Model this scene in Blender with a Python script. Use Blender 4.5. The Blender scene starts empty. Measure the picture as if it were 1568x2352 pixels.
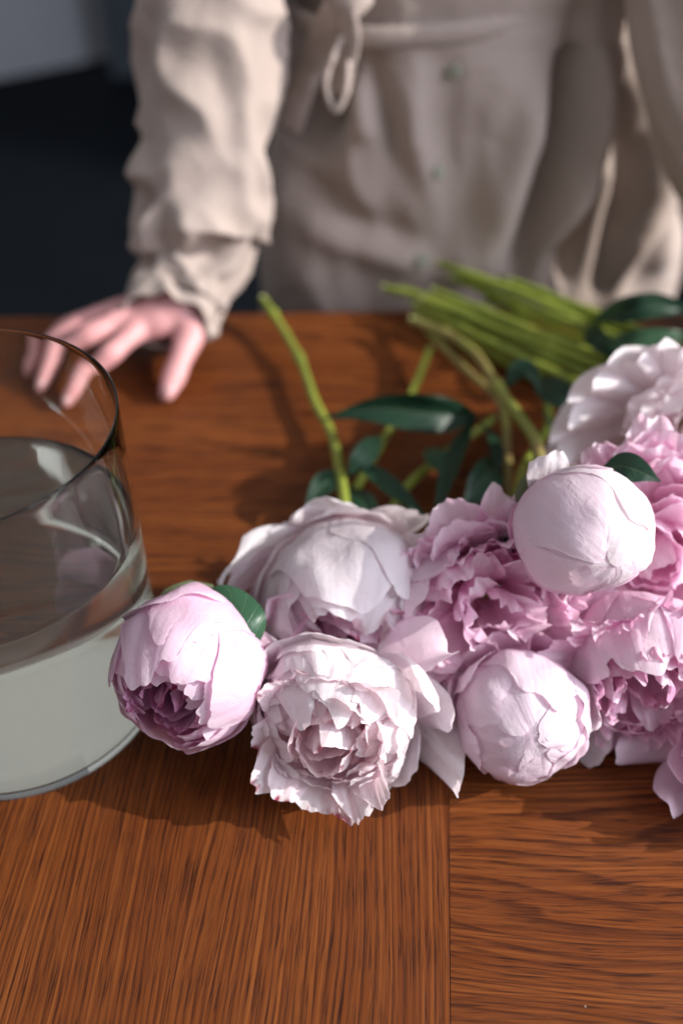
import bpy, bmesh, math, random
from mathutils import Vector, Matrix, noise

# ---------------------------------------------------------------- camera, world, lamps, exposure
sc = bpy.context.scene
COL = sc.collection
R_ = math.radians
PITCH, FPX, CAMZ = R_(41.95), 2376.9, 0.6        # focal length in pixels of the 1568-wide view

cam_d = bpy.data.cameras.new('camera'); cam = bpy.data.objects.new('camera', cam_d); COL.objects.link(cam)
cam.location = (0, 0, CAMZ); cam.rotation_euler = (R_(90) - PITCH, 0, 0)
cam_d.sensor_fit = 'VERTICAL'; cam_d.sensor_height = 36; cam_d.sensor_width = 24
cam_d.lens = FPX / 2352 * 36
cam_d.clip_start = 0.01; cam_d.clip_end = 100
cam_d.dof.use_dof = True; cam_d.dof.focus_distance = 0.615; cam_d.dof.aperture_fstop = 2.3
sc.camera = cam

world = bpy.data.worlds.new('World'); sc.world = world; world.use_nodes = True
bg = world.node_tree.nodes['Background']
bg.inputs['Color'].default_value = (0.93, 0.95, 1.0, 1); bg.inputs['Strength'].default_value = 0.42

def lamp(name, kind, loc, target, energy, color, **kw):
    d = bpy.data.lights.new(name, kind); d.energy = energy; d.color = color
    for k, v in kw.items(): setattr(d, k, v)
    o = bpy.data.objects.new(name, d); COL.objects.link(o); o.location = loc
    o.rotation_euler = (Vector(target) - Vector(loc)).to_track_quat('-Z', 'Y').to_euler()
    return o
SUN_AZ, SUN_EL, SUN_D = R_(-5), R_(28), 6.0
tgt = Vector((0.05, 0.55, 0.05))
sd = Vector((math.cos(SUN_AZ) * math.cos(SUN_EL), math.sin(SUN_AZ) * math.cos(SUN_EL), math.sin(SUN_EL)))
lamp('sunbeam_through_window', 'SPOT', tgt + sd * SUN_D, tgt, 2500, (1.0, 0.95, 0.88), spot_size=R_(40), spot_blend=0.2, shadow_soft_size=0.03)
lamp('window_light', 'AREA', (2.3, -0.35, 1.6), (0.1, 0.6, 0.1), 78, (0.84, 0.88, 1.0), shape='RECTANGLE', size=1.4, size_y=1.6)

sc.view_settings.view_transform = 'Standard'; sc.view_settings.look = 'None'
sc.view_settings.exposure = 0.0; sc.view_settings.gamma = 1.0
sc.render.engine = 'CYCLES'
cy = sc.cycles
cy.use_denoising = True; cy.max_bounces = 24; cy.transmission_bounces = 24; cy.glossy_bounces = 6
cy.diffuse_bounces = 8; cy.transparent_max_bounces = 8; cy.sample_clamp_indirect = 4.0; cy.blur_glossy = 0.5

# ---------------------------------------------------------------- pixel -> place helpers
RT = Vector((1, 0, 0)); UP = Vector((0, math.sin(PITCH), math.cos(PITCH))); FW = Vector((0, math.cos(PITCH), -math.sin(PITCH)))
CAM = Vector((0, 0, CAMZ))
def ray(x, y): return RT * ((x - 784) / FPX) + UP * (-(y - 1176) / FPX) + FW
def pz(x, y, z):
    d = ray(x, y); return CAM + d * ((z - CAMZ) / d.z)
def py(x, y, Y):
    d = ray(x, y); return CAM + d * (Y / d.y)

# ---------------------------------------------------------------- object helpers
def link(o, parent=None):
    COL.objects.link(o)
    if parent is not None: o.parent = parent
    return o
def mesh(name, vs, fs, mat=None, parent=None, smooth=True, attr=None, uv=None, local=None):
    me = bpy.data.meshes.new(name)
    if local is not None: vs = [local @ Vector(v) for v in vs]
    me.from_pydata([tuple(v) for v in vs], [], fs)
    if mat: me.materials.append(mat)
    if smooth: me.polygons.foreach_set('use_smooth', [True] * len(me.polygons))
    if attr:
        a = me.color_attributes.new('petal', 'FLOAT_COLOR', 'POINT')
        a.data.foreach_set('color', [c for q in attr for c in q])
    if uv:
        l = me.uv_layers.new(name='UVMap')
        buf = []
        for lp in me.loops: buf += list(uv[lp.vertex_index])
        l.data.foreach_set('uv', buf)
    me.update()
    return link(bpy.data.objects.new(name, me), parent)
def tag(o, label, cat, group=None):
    o['label'] = label; o['category'] = cat
    if group: o['group'] = group
    return o
def grid_faces(nv, nu, off=0, wrap=False):
    f = []
    for i in range(nv - 1):
        for j in range(nu if wrap else nu - 1):
            k = (j + 1) % nu
            f.append((off + i * nu + j, off + i * nu + k, off + (i + 1) * nu + k, off + (i + 1) * nu + j))
    return f
def catmull(P, n):
    out = []
    P = [Vector(p) for p in P]; Q = [P[0] * 2 - P[1]] + P + [P[-1] * 2 - P[-2]]
    for i in range(1, len(Q) - 2):
        for k in range(n):
            t = k / n; a, b, c, d = Q[i-1], Q[i], Q[i+1], Q[i+2]
            out.append(0.5 * ((2*b) + (c-a)*t + (2*a-5*b+4*c-d)*t*t + (3*b-a-3*c+d)*t**3))
    out.append(P[-1]); return out
def lerp_list(L, n):
    out = []
    for i in range(len(L) - 1):
        for k in range(n): out.append(L[i] + (L[i+1] - L[i]) * k / n)
    out.append(L[-1]); return out
def frames(P):
    T = [(P[min(i+1, len(P)-1)] - P[max(i-1, 0)]).normalized() for i in range(len(P))]
    ref = Vector((0, 0, 1)) if abs(T[0].z) < 0.9 else Vector((1, 0, 0))
    F = []
    n = (ref - T[0] * ref.dot(T[0])).normalized()
    for t in T:
        n = (n - t * n.dot(t)).normalized(); F.append((t, n, t.cross(n)))
    return F
def tube_data(P, Rd, seg=12, caps=True, wob=0.0, seed=0):
    vs, fs = [], []
    F = frames(P)
    if caps:   # round ends
        P = list(P); Rd = list(Rd); F = list(F)
        pre, post = [], []
        for a in (80, 55, 28):
            c, s = math.cos(R_(a)), math.sin(R_(a))
            pre.append((P[0] - F[0][0] * Rd[0] * s, Rd[0] * c, F[0])); post.insert(0, (P[-1] + F[-1][0] * Rd[-1] * s, Rd[-1] * c, F[-1]))
        rows = pre + list(zip(P, Rd, F)) + post
    else: rows = list(zip(P, Rd, F))
    for i, (p, r, (t, n, b)) in enumerate(rows):
        for j in range(seg):
            a = 2 * math.pi * j / seg
            d = n * math.cos(a) + b * math.sin(a)
            rr = r * (1 + (wob * noise.noise(p * 60 + d * 1.5 + Vector((seed, 0, 0))) if wob else 0))
            vs.append(p + d * rr)
    fs = grid_faces(len(rows), seg, 0, True)
    if caps:
        fs.append(tuple(range(seg))[::-1]); k = (len(rows) - 1) * seg; fs.append(tuple(range(k, k + seg)))
    return vs, fs

# ---------------------------------------------------------------- materials
def newmat(name):
    m = bpy.data.materials.new(name); m.use_nodes = True
    nt = m.node_tree; nt.nodes.clear()
    out = nt.nodes.new('ShaderNodeOutputMaterial')
    return m, nt, out
class NT:
    def __init__(s, nt): s.nt = nt
    def n(s, t, **kw):
        x = s.nt.nodes.new('ShaderNode' + t)
        for k, v in kw.items(): setattr(x, k, v)
        return x
    def l(s, a, b): s.nt.links.new(a, b)
    def val(s, sock, v):
        if hasattr(v, 'is_output') or isinstance(v, bpy.types.NodeSocket): s.l(v, sock)
        else: sock.default_value = v
    def math(s, op, a, b=0.0, clamp=False):
        x = s.n('Math', operation=op); x.use_clamp = clamp; s.val(x.inputs[0], a); s.val(x.inputs[1], b); return x.outputs[0]
    def ramp(s, fac, pts):
        x = s.n('ValToRGB'); e = x.color_ramp.elements
        while len(e) < len(pts): e.new(0.5)
        for i, (p, c) in enumerate(pts):
            e[i].position = p; e[i].color = (*c, 1) if not isinstance(c, (int, float)) else (c, c, c, 1)
        s.val(x.inputs[0], fac); return x.outputs[0]
    def mix(s, fac, a, b, mode='MIX'):
        x = s.n('Mix', data_type='RGBA', blend_type=mode); s.val(x.inputs[0], fac)
        for i, v in ((6, a), (7, b)):
            if isinstance(v, tuple): x.inputs[i].default_value = (*v, 1)
            else: s.l(v, x.inputs[i])
        return x.outputs[2]
    def noise(s, vec, scale=5, detail=2, rough=0.5, dist=0):
        x = s.n('TexNoise'); s.l(vec, x.inputs['Vector']); x.inputs['Scale'].default_value = scale
        x.inputs['Detail'].default_value = detail; x.inputs['Roughness'].default_value = rough; x.inputs['Distortion'].default_value = dist
        return x.outputs['Fac']
    def mapping(s, vec, scale=(1,1,1), rot=(0,0,0), loc=(0,0,0)):
        x = s.n('Mapping'); s.l(vec, x.inputs['Vector']); x.inputs['Scale'].default_value = scale
        x.inputs['Rotation'].default_value = rot; x.inputs['Location'].default_value = loc; return x.outputs[0]
    def bump(s, h, strength=0.3, dist=0.001):
        x = s.n('Bump'); s.l(h, x.inputs['Height']); x.inputs['Strength'].default_value = strength; x.inputs['Distance'].default_value = dist
        return x.outputs[0]
    def bsdf(s, **kw):
        x = s.n('BsdfPrincipled')
        for k, v in kw.items():
            s.val(x.inputs[k.replace('_', ' ')], (*v, 1) if isinstance(v, tuple) else v)
        return x

def plain(name, col, rough=0.6, var=0.15, scale=30, bump=0.0, metal=0.0):
    m, nt, out = newmat(name); N = NT(nt)
    c = N.n('TexCoord').outputs['Object']
    f = N.noise(c, scale, 4)
    k = N.mix(f, tuple(x * (1 - var) for x in col), tuple(min(1, x * (1 + var)) for x in col))
    b = N.bsdf(Base_Color=k, Roughness=rough, Metallic=metal, Specular_IOR_Level=0.5 if rough < 0.7 else 0.05)
    if bump: N.l(N.bump(N.noise(c, scale * 6, 3), bump, 0.002), b.inputs['Normal'])
    N.l(b.outputs[0], out.inputs[0]); return m

def wood(name, rot, offs, cath=0.0, gap=1.0, freq=250.0, bow=9.0, fig=1.0):
    """stained oak; grain runs along local Y after rotation"""
    m, nt, out = newmat(name); N = NT(nt)
    o = N.n('TexCoord').outputs['Object']
    v = N.mapping(o, rot=(0, 0, rot), loc=offs)
    # slow wander of the grain across its direction
    wv = N.noise(N.mapping(v, (7, 1.6, 1)), 1.0, 2, 0.45)
    wv2 = N.noise(N.mapping(v, (34, 7, 1)), 1.0, 2, 0.5)
    sep = N.n('SeparateXYZ'); N.l(v, sep.inputs[0])
    x = N.math('ADD', sep.outputs[0], N.math('MULTIPLY', N.math('SUBTRACT', wv, 0.5), 0.05 + cath))
    x = N.math('ADD', x, N.math('MULTIPLY', N.math('SUBTRACT', wv2, 0.5), 0.0035))
    cmb = N.n('CombineXYZ'); N.l(x, cmb.inputs[0]); N.l(sep.outputs[1], cmb.inputs[1])
    w = cmb.outputs[0]
    ring = N.noise(N.mapping(w, (300 * gap, 1.0, 1)), 1.0, 3, 0.6)           # growth bands
    ring2 = N.noise(N.mapping(w, (520 * gap, 2.6, 1), loc=(3, 1, 0)), 1.0, 2, 0.5)
    broad = N.noise(N.mapping(w, (14, 1.2, 1)), 1.0, 2)
    fine = N.noise(N.mapping(w, (1300, 30, 1)), 1.0, 2, 0.6)
    pore = N.noise(N.mapping(w, (760, 30, 1), loc=(7, 2, 0)), 1.0, 2.5, 0.55)
    fld = N.noise(N.mapping(w, (9 * fig, 1.1, 1), loc=(1, 4, 0)), 1.0, 2, 0.45)
    jit = N.noise(N.mapping(w, (60, 3.0, 1), loc=(5, 9, 0)), 1.0, 2, 0.5)
    tline = N.math('FRACT', N.math('ADD', N.math('ADD', N.math('MULTIPLY', x, freq), N.math('MULTIPLY', fld, bow)), N.math('MULTIPLY', jit, 1.6)))
    line = N.ramp(tline, [(0.0, 1.0), (0.16, 0.8), (0.42, 0.0), (0.93, 0.0), (1.0, 1.0)])
    bandv = N.math('ADD', N.math('MULTIPLY', ring, 0.62), N.math('MULTIPLY', ring2, 0.38))
    col = N.ramp(bandv, [(0.26, (0.090, 0.022, 0.0050)), (0.42, (0.145, 0.039, 0.0088)), (0.54, (0.195, 0.057, 0.0128)), (0.70, (0.28, 0.091, 0.021))])
    col = N.mix(N.ramp(broad, [(0.3, 0.0), (0.7, 1.0)]), N.mix(1.0, col, (0.72, 0.64, 0.60), 'MULTIPLY'), N.mix(1.0, col, (1.0, 1.0, 1.0), 'MULTIPLY'))
    col = N.mix(N.ramp(fine, [(0.32, 0.6), (0.52, 0.0)]), col, (0.09, 0.021, 0.006))
    brk = N.ramp(N.noise(N.mapping(w, (260, 18, 1), loc=(2, 8, 0)), 1.0, 3, 0.65), [(0.36, 0.25), (0.60, 1.0)])
    col = N.mix(N.math('MULTIPLY', N.math('MULTIPLY', line, brk), 0.85), col, (0.035, 0.008, 0.003))
    # pores sit in the dark early-wood bands
    pm = N.math('MULTIPLY', N.ramp(pore, [(0.53, 0.0), (0.62, 1.0)]), N.ramp(bandv, [(0.40, 1.0), (0.60, 0.22)]))
    col = N.mix(N.math('MULTIPLY', pm, 0.85), col, (0.022, 0.006, 0.003))
    # wear: fine pale scratches and dust
    scr = N.noise(N.mapping(o, (260, 18, 1), rot=(0, 0, 0.5)), 1.0, 2)
    col = N.mix(N.ramp(scr, [(0.76, 0.0), (0.80, 0.2)]), col, (0.40, 0.22, 0.13))
    vor = N.n('TexVoronoi'); N.l(o, vor.inputs['Vector']); vor.inputs['Scale'].default_value = 75; vor.inputs['Randomness'].default_value = 1.0
    keep = N.ramp(N.noise(o, 30, 2), [(0.58, 0.0), (0.62, 1.0)])
    dust = N.math('MULTIPLY', N.ramp(vor.outputs['Distance'], [(0.035, 1.0), (0.06, 0.0)]), keep)
    col = N.mix(N.math('MULTIPLY', dust, 0.6), col, (0.55, 0.42, 0.34))
    rough = N.ramp(N.noise(o, 22, 4), [(0.3, 0.40), (0.7, 0.54)])
    h = N.math('SUBTRACT', N.math('MULTIPLY', bandv, 0.6), N.math('MULTIPLY', pm, 0.9))
    b = N.bsdf(Base_Color=col, Roughness=rough, Normal=N.bump(h, 0.35, 0.0006), Specular_IOR_Level=0.16)
    N.l(b.outputs[0], out.inputs[0]); return m

def petal_mat(name, base, mid, tip, edge, fleck=(0.30, 0.005, 0.06), trans=0.28, basepos=0.22):
    m, nt, out = newmat(name); N = NT(nt)
    at = N.n('Attribute', attribute_name='petal')
    sep = N.n('SeparateColor'); N.l(at.outputs['Color'], sep.inputs[0])
    v, u, rnd = sep.outputs; fl = at.outputs['Alpha']
    uvn = N.n('UVMap', uv_map='UVMap').outputs[0]
    obj = N.n('TexCoord').outputs['Object']
    streak = N.noise(N.mapping(uvn, (22, 1.4, 1)), 1.0, 3, 0.6)
    blot = N.noise(obj, 45, 3)
    vv = N.math('ADD', v, N.math('MULTIPLY', N.math('SUBTRACT', streak, 0.5), 0.30))
    col = N.ramp(vv, [(0.04, base), (basepos, mid), (0.58, tip), (1.0, edge)])
    col = N.mix(N.math('MULTIPLY', N.math('SUBTRACT', blot, 0.35), 0.7, True), col, mid)
    col = N.mix(N.math('MULTIPLY', rnd, 0.55), col, edge)
    vein = N.ramp(N.noise(N.mapping(uvn, (70, 2.0, 1), loc=(2, 5, 0)), 1.0, 2), [(0.35, 0.0), (0.7, 1.0)])
    col = N.mix(N.math('MULTIPLY', vein, 0.08), col, mid)
    # crimson flecks along the free edge of some petals
    e = N.math('MAXIMUM', v, N.math('MULTIPLY', u, 0.985))
    fn = N.noise(N.mapping(uvn, (9, 9, 1)), 1.0, 3, 0.6)
    ff = N.math('ADD', e, N.math('MULTIPLY', N.math('SUBTRACT', fn, 0.5), 0.16))
    brk = N.ramp(N.noise(N.mapping(uvn, (4.2, 1.5, 1), loc=(9, 3, 0)), 1.0, 2), [(0.50, 0.0), (0.60, 1.0)])
    ff = N.math('MULTIPLY', N.ramp(ff, [(0.93, 0.0), (0.985, 1.0)]), N.math('MULTIPLY', fl, brk), True)
    col = N.mix(ff, col, fleck)
    h = N.math('ADD', N.math('MULTIPLY', N.noise(N.mapping(uvn, (26, 2.2, 1)), 1.0, 3), 0.7), N.math('MULTIPLY', N.noise(obj, 260, 2), 0.2))
    h = N.math('ADD', h, N.math('MULTIPLY', N.noise(obj, 70, 3, 0.55, 0.6), 2.2))
    bm = N.bump(h, 0.5, 0.0011)
    b = N.bsdf(Base_Color=col, Roughness=0.52, Specular_IOR_Level=0.28, Normal=bm, Sheen_Weight=0.12, Sheen_Roughness=0.4)
    tr = N.n('BsdfTranslucent'); N.l(N.mix(0.75, col, tuple(x ** 1.15 for x in mid), 'MIX'), tr.inputs[0]); N.l(bm, tr.inputs['Normal'])
    mx = N.n('MixShader'); mx.inputs[0].default_value = trans
    N.l(b.outputs[0], mx.inputs[1]); N.l(tr.outputs[0], mx.inputs[2]); N.l(mx.outputs[0], out.inputs[0])
    return m

def leaf_mat(name, a, b_, rib, rough=0.42):
    m, nt, out = newmat(name); N = NT(nt)
    at = N.n('Attribute', attribute_name='petal'); sep = N.n('SeparateColor'); N.l(at.outputs['Color'], sep.inputs[0])
    v, u, rnd = sep.outputs
    uvn = N.n('UVMap', uv_map='UVMap').outputs[0]; obj = N.n('TexCoord').outputs['Object']
    col = N.mix(N.noise(obj, 60, 3), a, b_)
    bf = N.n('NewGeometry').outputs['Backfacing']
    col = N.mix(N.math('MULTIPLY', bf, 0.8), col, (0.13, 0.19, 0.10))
    # side veins: run out and forward from the mid rib
    t = N.math('FRACT', N.math('MULTIPLY', N.math('SUBTRACT', v, N.math('MULTIPLY', u, 0.22)), 8.0))
    side = N.math('MULTIPLY', N.ramp(t, [(0.0, 1.0), (0.10, 0.0), (0.90, 0.0), (1.0, 1.0)]), 0.22)
    mid = N.ramp(u, [(0.03, 1.0), (0.085, 0.0)])
    col = N.mix(N.math('MAXIMUM', side, mid), col, rib)
    h = N.math('ADD', N.math('MULTIPLY', N.math('MAXIMUM', side, mid), -0.6), N.math('MULTIPLY', N.noise(obj, 180, 3), 0.3))
    bs = N.bsdf(Base_Color=col, Roughness=rough, Specular_IOR_Level=0.32, Normal=N.bump(h, 0.8, 0.0014))
    tr = N.n('BsdfTranslucent'); N.l(col, tr.inputs[0])
    mx = N.n('MixShader'); mx.inputs[0].default_value = 0.15
    N.l(bs.outputs[0], mx.inputs[1]); N.l(tr.outputs[0], mx.inputs[2]); N.l(mx.outputs[0], out.inputs[0])
    return m

def stem_mat(name, a, b_):
    m, nt, out = newmat(name); N = NT(nt)
    obj = N.n('TexCoord').outputs['Object']
    f = N.noise(obj, 18, 3); g = N.noise(obj, 140, 3)
    col = N.mix(N.ramp(f, [(0.35, 0.0), (0.68, 1.0)]), a, b_)
    col = N.mix(N.math('MULTIPLY', g, 0.3), col, (0.10, 0.14, 0.02))
    b = N.bsdf(Base_Color=col, Roughness=0.42, Normal=N.bump(g, 0.3, 0.001))
    N.l(b.outputs[0], out.inputs[0]); return m

def cloth_mat():
    m, nt, out = newmat('beige_cotton'); N = NT(nt)
    obj = N.n('TexCoord').outputs['Object']
    col = N.mix(N.noise(obj, 9, 4), (0.345, 0.275, 0.24), (0.415, 0.34, 0.305))
    wv = N.noise(N.mapping(obj, (900, 900, 900)), 1.0, 2)
    cr = N.noise(obj, 38, 5, 0.6)
    h = N.math('ADD', N.math('MULTIPLY', wv, 0.15), N.math('MULTIPLY', cr, 1.0))
    b = N.bsdf(Base_Color=col, Roughness=0.8, Specular_IOR_Level=0.2, Sheen_Weight=0.15, Normal=N.bump(h, 0.5, 0.005))
    N.l(b.outputs[0], out.inputs[0]); return m

def skin_mat():
    m, nt, out = newmat('skin'); N = NT(nt)
    obj = N.n('TexCoord').outputs['Object']
    col = N.mix(N.noise(obj, 40, 4), (0.58, 0.25, 0.25), (0.68, 0.37, 0.37))
    b = N.bsdf(Base_Color=col, Roughness=0.48, Subsurface_Weight=0.25, Normal=N.bump(N.noise(obj, 320, 3), 0.25, 0.0012))
    b.inputs['Subsurface Radius'].default_value = (0.006, 0.0025, 0.0015); b.inputs['Subsurface Scale'].default_value = 1.0
    N.l(b.outputs[0], out.inputs[0]); return m

def glass_mat(name, ior, col, rough=0.0):
    m, nt, out = newmat(name); N = NT(nt)
    b = N.bsdf(Base_Color=col, Roughness=rough, IOR=ior, Transmission_Weight=1.0)
    N.l(b.outputs[0], out.inputs[0]); return m

M = {}
M['wood_long'] = wood('oak_lengthwise', R_(4.1), (0.3, 0.1, 0), 0.0, 1.35, 235.0, 16.0, 1.0)
M['wood_cross'] = wood('oak_crosswise', R_(91.5), (0.13, 0.72, 0), 0.05, 1.15, 130.0, 34.0, 0.8)
M['wood_back'] = wood('oak_crosswise_back', R_(91.5), (0.9, 0.31, 0), 0.05, 0.8, 90.0, 30.0, 0.8)
M['cloth'] = cloth_mat(); M['skin'] = skin_mat()
M['nail'] = plain('fingernail', (0.72, 0.45, 0.46), 0.3, 0.05)
M['button'] = plain('shell_button', (0.27, 0.28, 0.22), 0.3, 0.25, 300)
M['glass'] = glass_mat('clear_glass', 1.38, (0.975, 0.985, 0.955))
M['water'] = glass_mat('water', 1.333, (0.99, 0.99, 0.965))
M['floor'] = plain('dark_floor', (0.006, 0.008, 0.011), 0.75, 0.3, 6)
M['wall'] = plain('pale_plaster', (0.30, 0.31, 0.345), 0.9, 0.06, 5, 0.1)
M['curtain'] = plain('grey_blue_panel', (0.055, 0.066, 0.08), 0.85, 0.15, 8, 0.1)
M['stem'] = stem_mat('stem_green', (0.29, 0.34, 0.045), (0.17, 0.22, 0.03))
M['stem_red'] = stem_mat('stem_reddish', (0.25, 0.29, 0.05), (0.25, 0.14, 0.07))
M['pith'] = plain('stem_pith', (0.50, 0.52, 0.24), 0.6, 0.2, 200)
M['leaf_dark'] = leaf_mat('leaf_dark', (0.008, 0.030, 0.018), (0.013, 0.046, 0.022), (0.05, 0.09, 0.05))
M['leaf_mid'] = leaf_mat('leaf_mid', (0.022, 0.072, 0.036), (0.038, 0.10, 0.05), (0.09, 0.16, 0.09), 0.36)
M['sepal'] = leaf_mat('sepal_red_green', (0.06, 0.08, 0.02), (0.22, 0.02, 0.03), (0.1, 0.1, 0.03), 0.4)
M['white'] = petal_mat('petal_white', (0.76, 0.18, 0.32), (0.90, 0.79, 0.82), (0.91, 0.86, 0.89), (0.93, 0.90, 0.92), trans=0.48, basepos=0.20)
M['cream'] = petal_mat('petal_cream', (0.86, 0.50, 0.50), (0.89, 0.78, 0.79), (0.90, 0.85, 0.88), (0.91, 0.88, 0.91), trans=0.48, basepos=0.3)
M['blush'] = petal_mat('petal_blush', (0.78, 0.08, 0.27), (0.89, 0.70, 0.80), (0.91, 0.80, 0.87), (0.92, 0.85, 0.90), trans=0.48, basepos=0.20)
M['lilac'] = petal_mat('petal_lilac_pink', (0.66, 0.05, 0.30), (0.88, 0.60, 0.76), (0.90, 0.70, 0.83), (0.91, 0.78, 0.87), trans=0.48, basepos=0.24)
M['pink'] = petal_mat('petal_pink', (0.84, 0.20, 0.48), (0.93, 0.61, 0.78), (0.95, 0.76, 0.87), (0.96, 0.86, 0.92), trans=0.48, basepos=0.34)
M['core'] = petal_mat('petal_inner', (0.50, 0.02, 0.20), (0.84, 0.36, 0.60), (0.91, 0.66, 0.81), (0.92, 0.79, 0.87), trans=0.48, basepos=0.45)
M['coreW'] = petal_mat('petal_inner_white', (0.82, 0.26, 0.38), (0.92, 0.72, 0.77), (0.93, 0.83, 0.86), (0.94, 0.89, 0.91), trans=0.48, basepos=0.36)
M['maroon'] = petal_mat('petal_heart', (0.16, 0.002, 0.05), (0.36, 0.03, 0.19), (0.68, 0.26, 0.52), (0.80, 0.46, 0.66), trans=0.35, basepos=0.5)
M['shadepink'] = M['lilac']

# ---------------------------------------------------------------- floor, wall, table
def slab(name, poly, z0, z1, mat, parent, bev=0.0008):
    n = len(poly); vs = [(x, y, z0) for x, y in poly] + [(x, y, z1) for x, y in poly]
    fs = [tuple(range(n))[::-1], tuple(range(n, 2 * n))] + [(i, (i+1) % n, n + (i+1) % n, n + i) for i in range(n)]
    o = mesh(name, vs, fs, mat, parent, smooth=False)
    if bev:
        b = o.modifiers.new('bevel', 'BEVEL'); b.width = bev; b.segments = 2
    return o
FL = -0.75
f = slab('floor', [(-6, -3), (6, -3), (6, 7), (-6, 7)], FL - 0.1, FL, M['floor'], None, 0); f['kind'] = 'structure'
# pale wall standing on the dark floor, running away to the right
wa, wb = py(-700, 268, 3.9), py(252, 131, 4.55)
wa = pz(-700, 320, FL); wb = pz(252, 133, FL)
dirw = (wb - wa).normalized(); nrm = Vector((dirw.y, -dirw.x, 0)) * -0.12
w = slab('wall', [(wa.x, wa.y), (wb.x, wb.y), (wb.x + nrm.x, wb.y + nrm.y), (wa.x + nrm.x, wa.y + nrm.y)], FL, 1.75, M['wall'], None, 0.002)
w['kind'] = 'structure'
# grey-blue door panel beyond the end of the pale wall
ca, cb = pz(258, 178, FL), pz(352, 178, FL)
dp = bpy.data.objects.new('door', None); link(dp); dp.location = ((ca.x + cb.x) / 2, ca.y, FL)
tag(dp, 'grey blue door standing beyond the end of the pale wall', 'door')
inv = Matrix.Translation(-Vector(dp.location))
mesh('door_leaf', *(lambda s: ([v for v in s[0]], s[1]))(([(ca.x, ca.y, FL), (cb.x + .5, ca.y, FL), (cb.x + .5, ca.y + .05, FL), (ca.x, ca.y + .05, FL),
      (ca.x, ca.y, FL + 2.1), (cb.x + .5, ca.y, FL + 2.1), (cb.x + .5, ca.y + .05, FL + 2.1), (ca.x, ca.y + .05, FL + 2.1)],
      [(0,3,2,1),(4,5,6,7),(0,1,5,4),(1,2,6,5),(2,3,7,6),(3,0,4,7)])), M['curtain'], dp, False, local=inv)
for k in range(3):
    x0 = ca.x + 0.05; x1 = cb.x + .44; z0 = FL + 0.12 + k * 0.66
    mesh('door_panel', [(x0, ca.y - .012, z0), (x1, ca.y - .012, z0), (x1, ca.y + .01, z0), (x0, ca.y + .01, z0),
      (x0, ca.y - .012, z0 + .54), (x1, ca.y - .012, z0 + .54), (x1, ca.y + .01, z0 + .54), (x0, ca.y + .01, z0 + .54)],
      [(0,3,2,1),(4,5,6,7),(0,1,5,4),(1,2,6,5),(2,3,7,6),(3,0,4,7)], M['curtain'], dp, False, local=inv)

table = bpy.data.objects.new('table', None); link(table); table.location = (0, 0, 0)
tag(table, 'reddish brown stained oak table under the vase and the peonies', 'table')
XL, XR, YF, YS = -0.95, 0.95, -0.12, 0.470
def edge_y(x): return 1.0014 + 0.031 * x          # far edge of the table
def seam_x(y): return 0.0711 + (y - 0.38469) * 0.072
G = 0.00012
slab('board', [(XL, YF), (seam_x(YF) - G, YF), (seam_x(YS) - G, YS - G), (XL, YS - G)], -0.028, 0.0, M['wood_long'], table, 0.0004)
slab('board', [(seam_x(YF) + G, YF), (XR, YF), (XR, YS - G), (seam_x(YS) + G, YS - G)], -0.028, 0.0, M['wood_cross'], table, 0.0004)
slab('board', [(XL, YS + G), (XR, YS + G), (XR, edge_y(XR)), (XL, edge_y(XL))], -0.028, 0.0, M['wood_back'], table, 0.004)
slab('apron', [(XL + .1, YF + .1), (XR - .1, YF + .1), (XR - .1, 0.9), (XL + .1, 0.9)], -0.11, -0.029, M['wood_back'], table, 0.003)
for lx in (XL + .15, XR - .15):
    for ly in (YF + .15, 0.85):
        P = [Vector((lx, ly, FL)), Vector((lx, ly, -0.4)), Vector((lx, ly, -0.1))]
        vs, fs = tube_data(P, [0.024, 0.032, 0.038], 16, False); fs += [tuple(range(16))[::-1]]
        mesh('leg', vs, fs, M['wood_back'], table)

# ---------------------------------------------------------------- vase and water
def lathe(name, prof, c, mat, seg=128, closed=True, wob=0.0):
    vs, fs = [], []
    n = len(prof)
    for r, z in prof:
        for j in range(seg):
            a = 2 * math.pi * j / seg
            k = 1 + wob * noise.noise(Vector((math.cos(a) * 1.2, math.sin(a) * 1.2, z * 9)))
            vs.append((r * k * math.cos(a), r * k * math.sin(a), z))
    fs = grid_faces(n, seg, 0, True)
    if closed:
        fs.append(tuple(range(seg))[::-1]); fs.append(tuple(range((n-1)*seg, n*seg)))
    o = mesh(name, vs, fs, mat); o.location = c
    return o
VC = Vector((-0.2319, 0.48098, 0.0006)); VR, VH, VT, VB = 0.1016, 0.238, 0.0024, 0.0045
prof = [(0.004, 0), (VR * 0.55, 0), (VR - 0.003, 0), (VR - 0.0010, 0.0007), (VR - 0.0002, 0.0025)] + [(VR, 0.012 + k * (VH - 0.018) / 10) for k in range(11)]
for a in range(0, 181, 30): prof.append((VR - 0.0008 + 0.0008 * math.cos(R_(a)), VH - 0.001 + 0.001 * math.sin(R_(a))))
prof += [(VR - VT, VB + 0.008 + k * (VH - 0.024 - VB) / 10) for k in range(10, -1, -1)] + [(VR - VT - 0.001, VB + 0.003), (VR - VT - 0.006, VB), (VR * 0.5, VB), (0.004, VB)]
vase = lathe('glass_vase', prof, VC, M['glass'], wob=0.0012)
tag(vase, 'wide clear glass cylinder vase holding water, standing beside the pink half open peony', 'vase')
WZ = 0.149
ri = VR - VT + 0.0006
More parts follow.
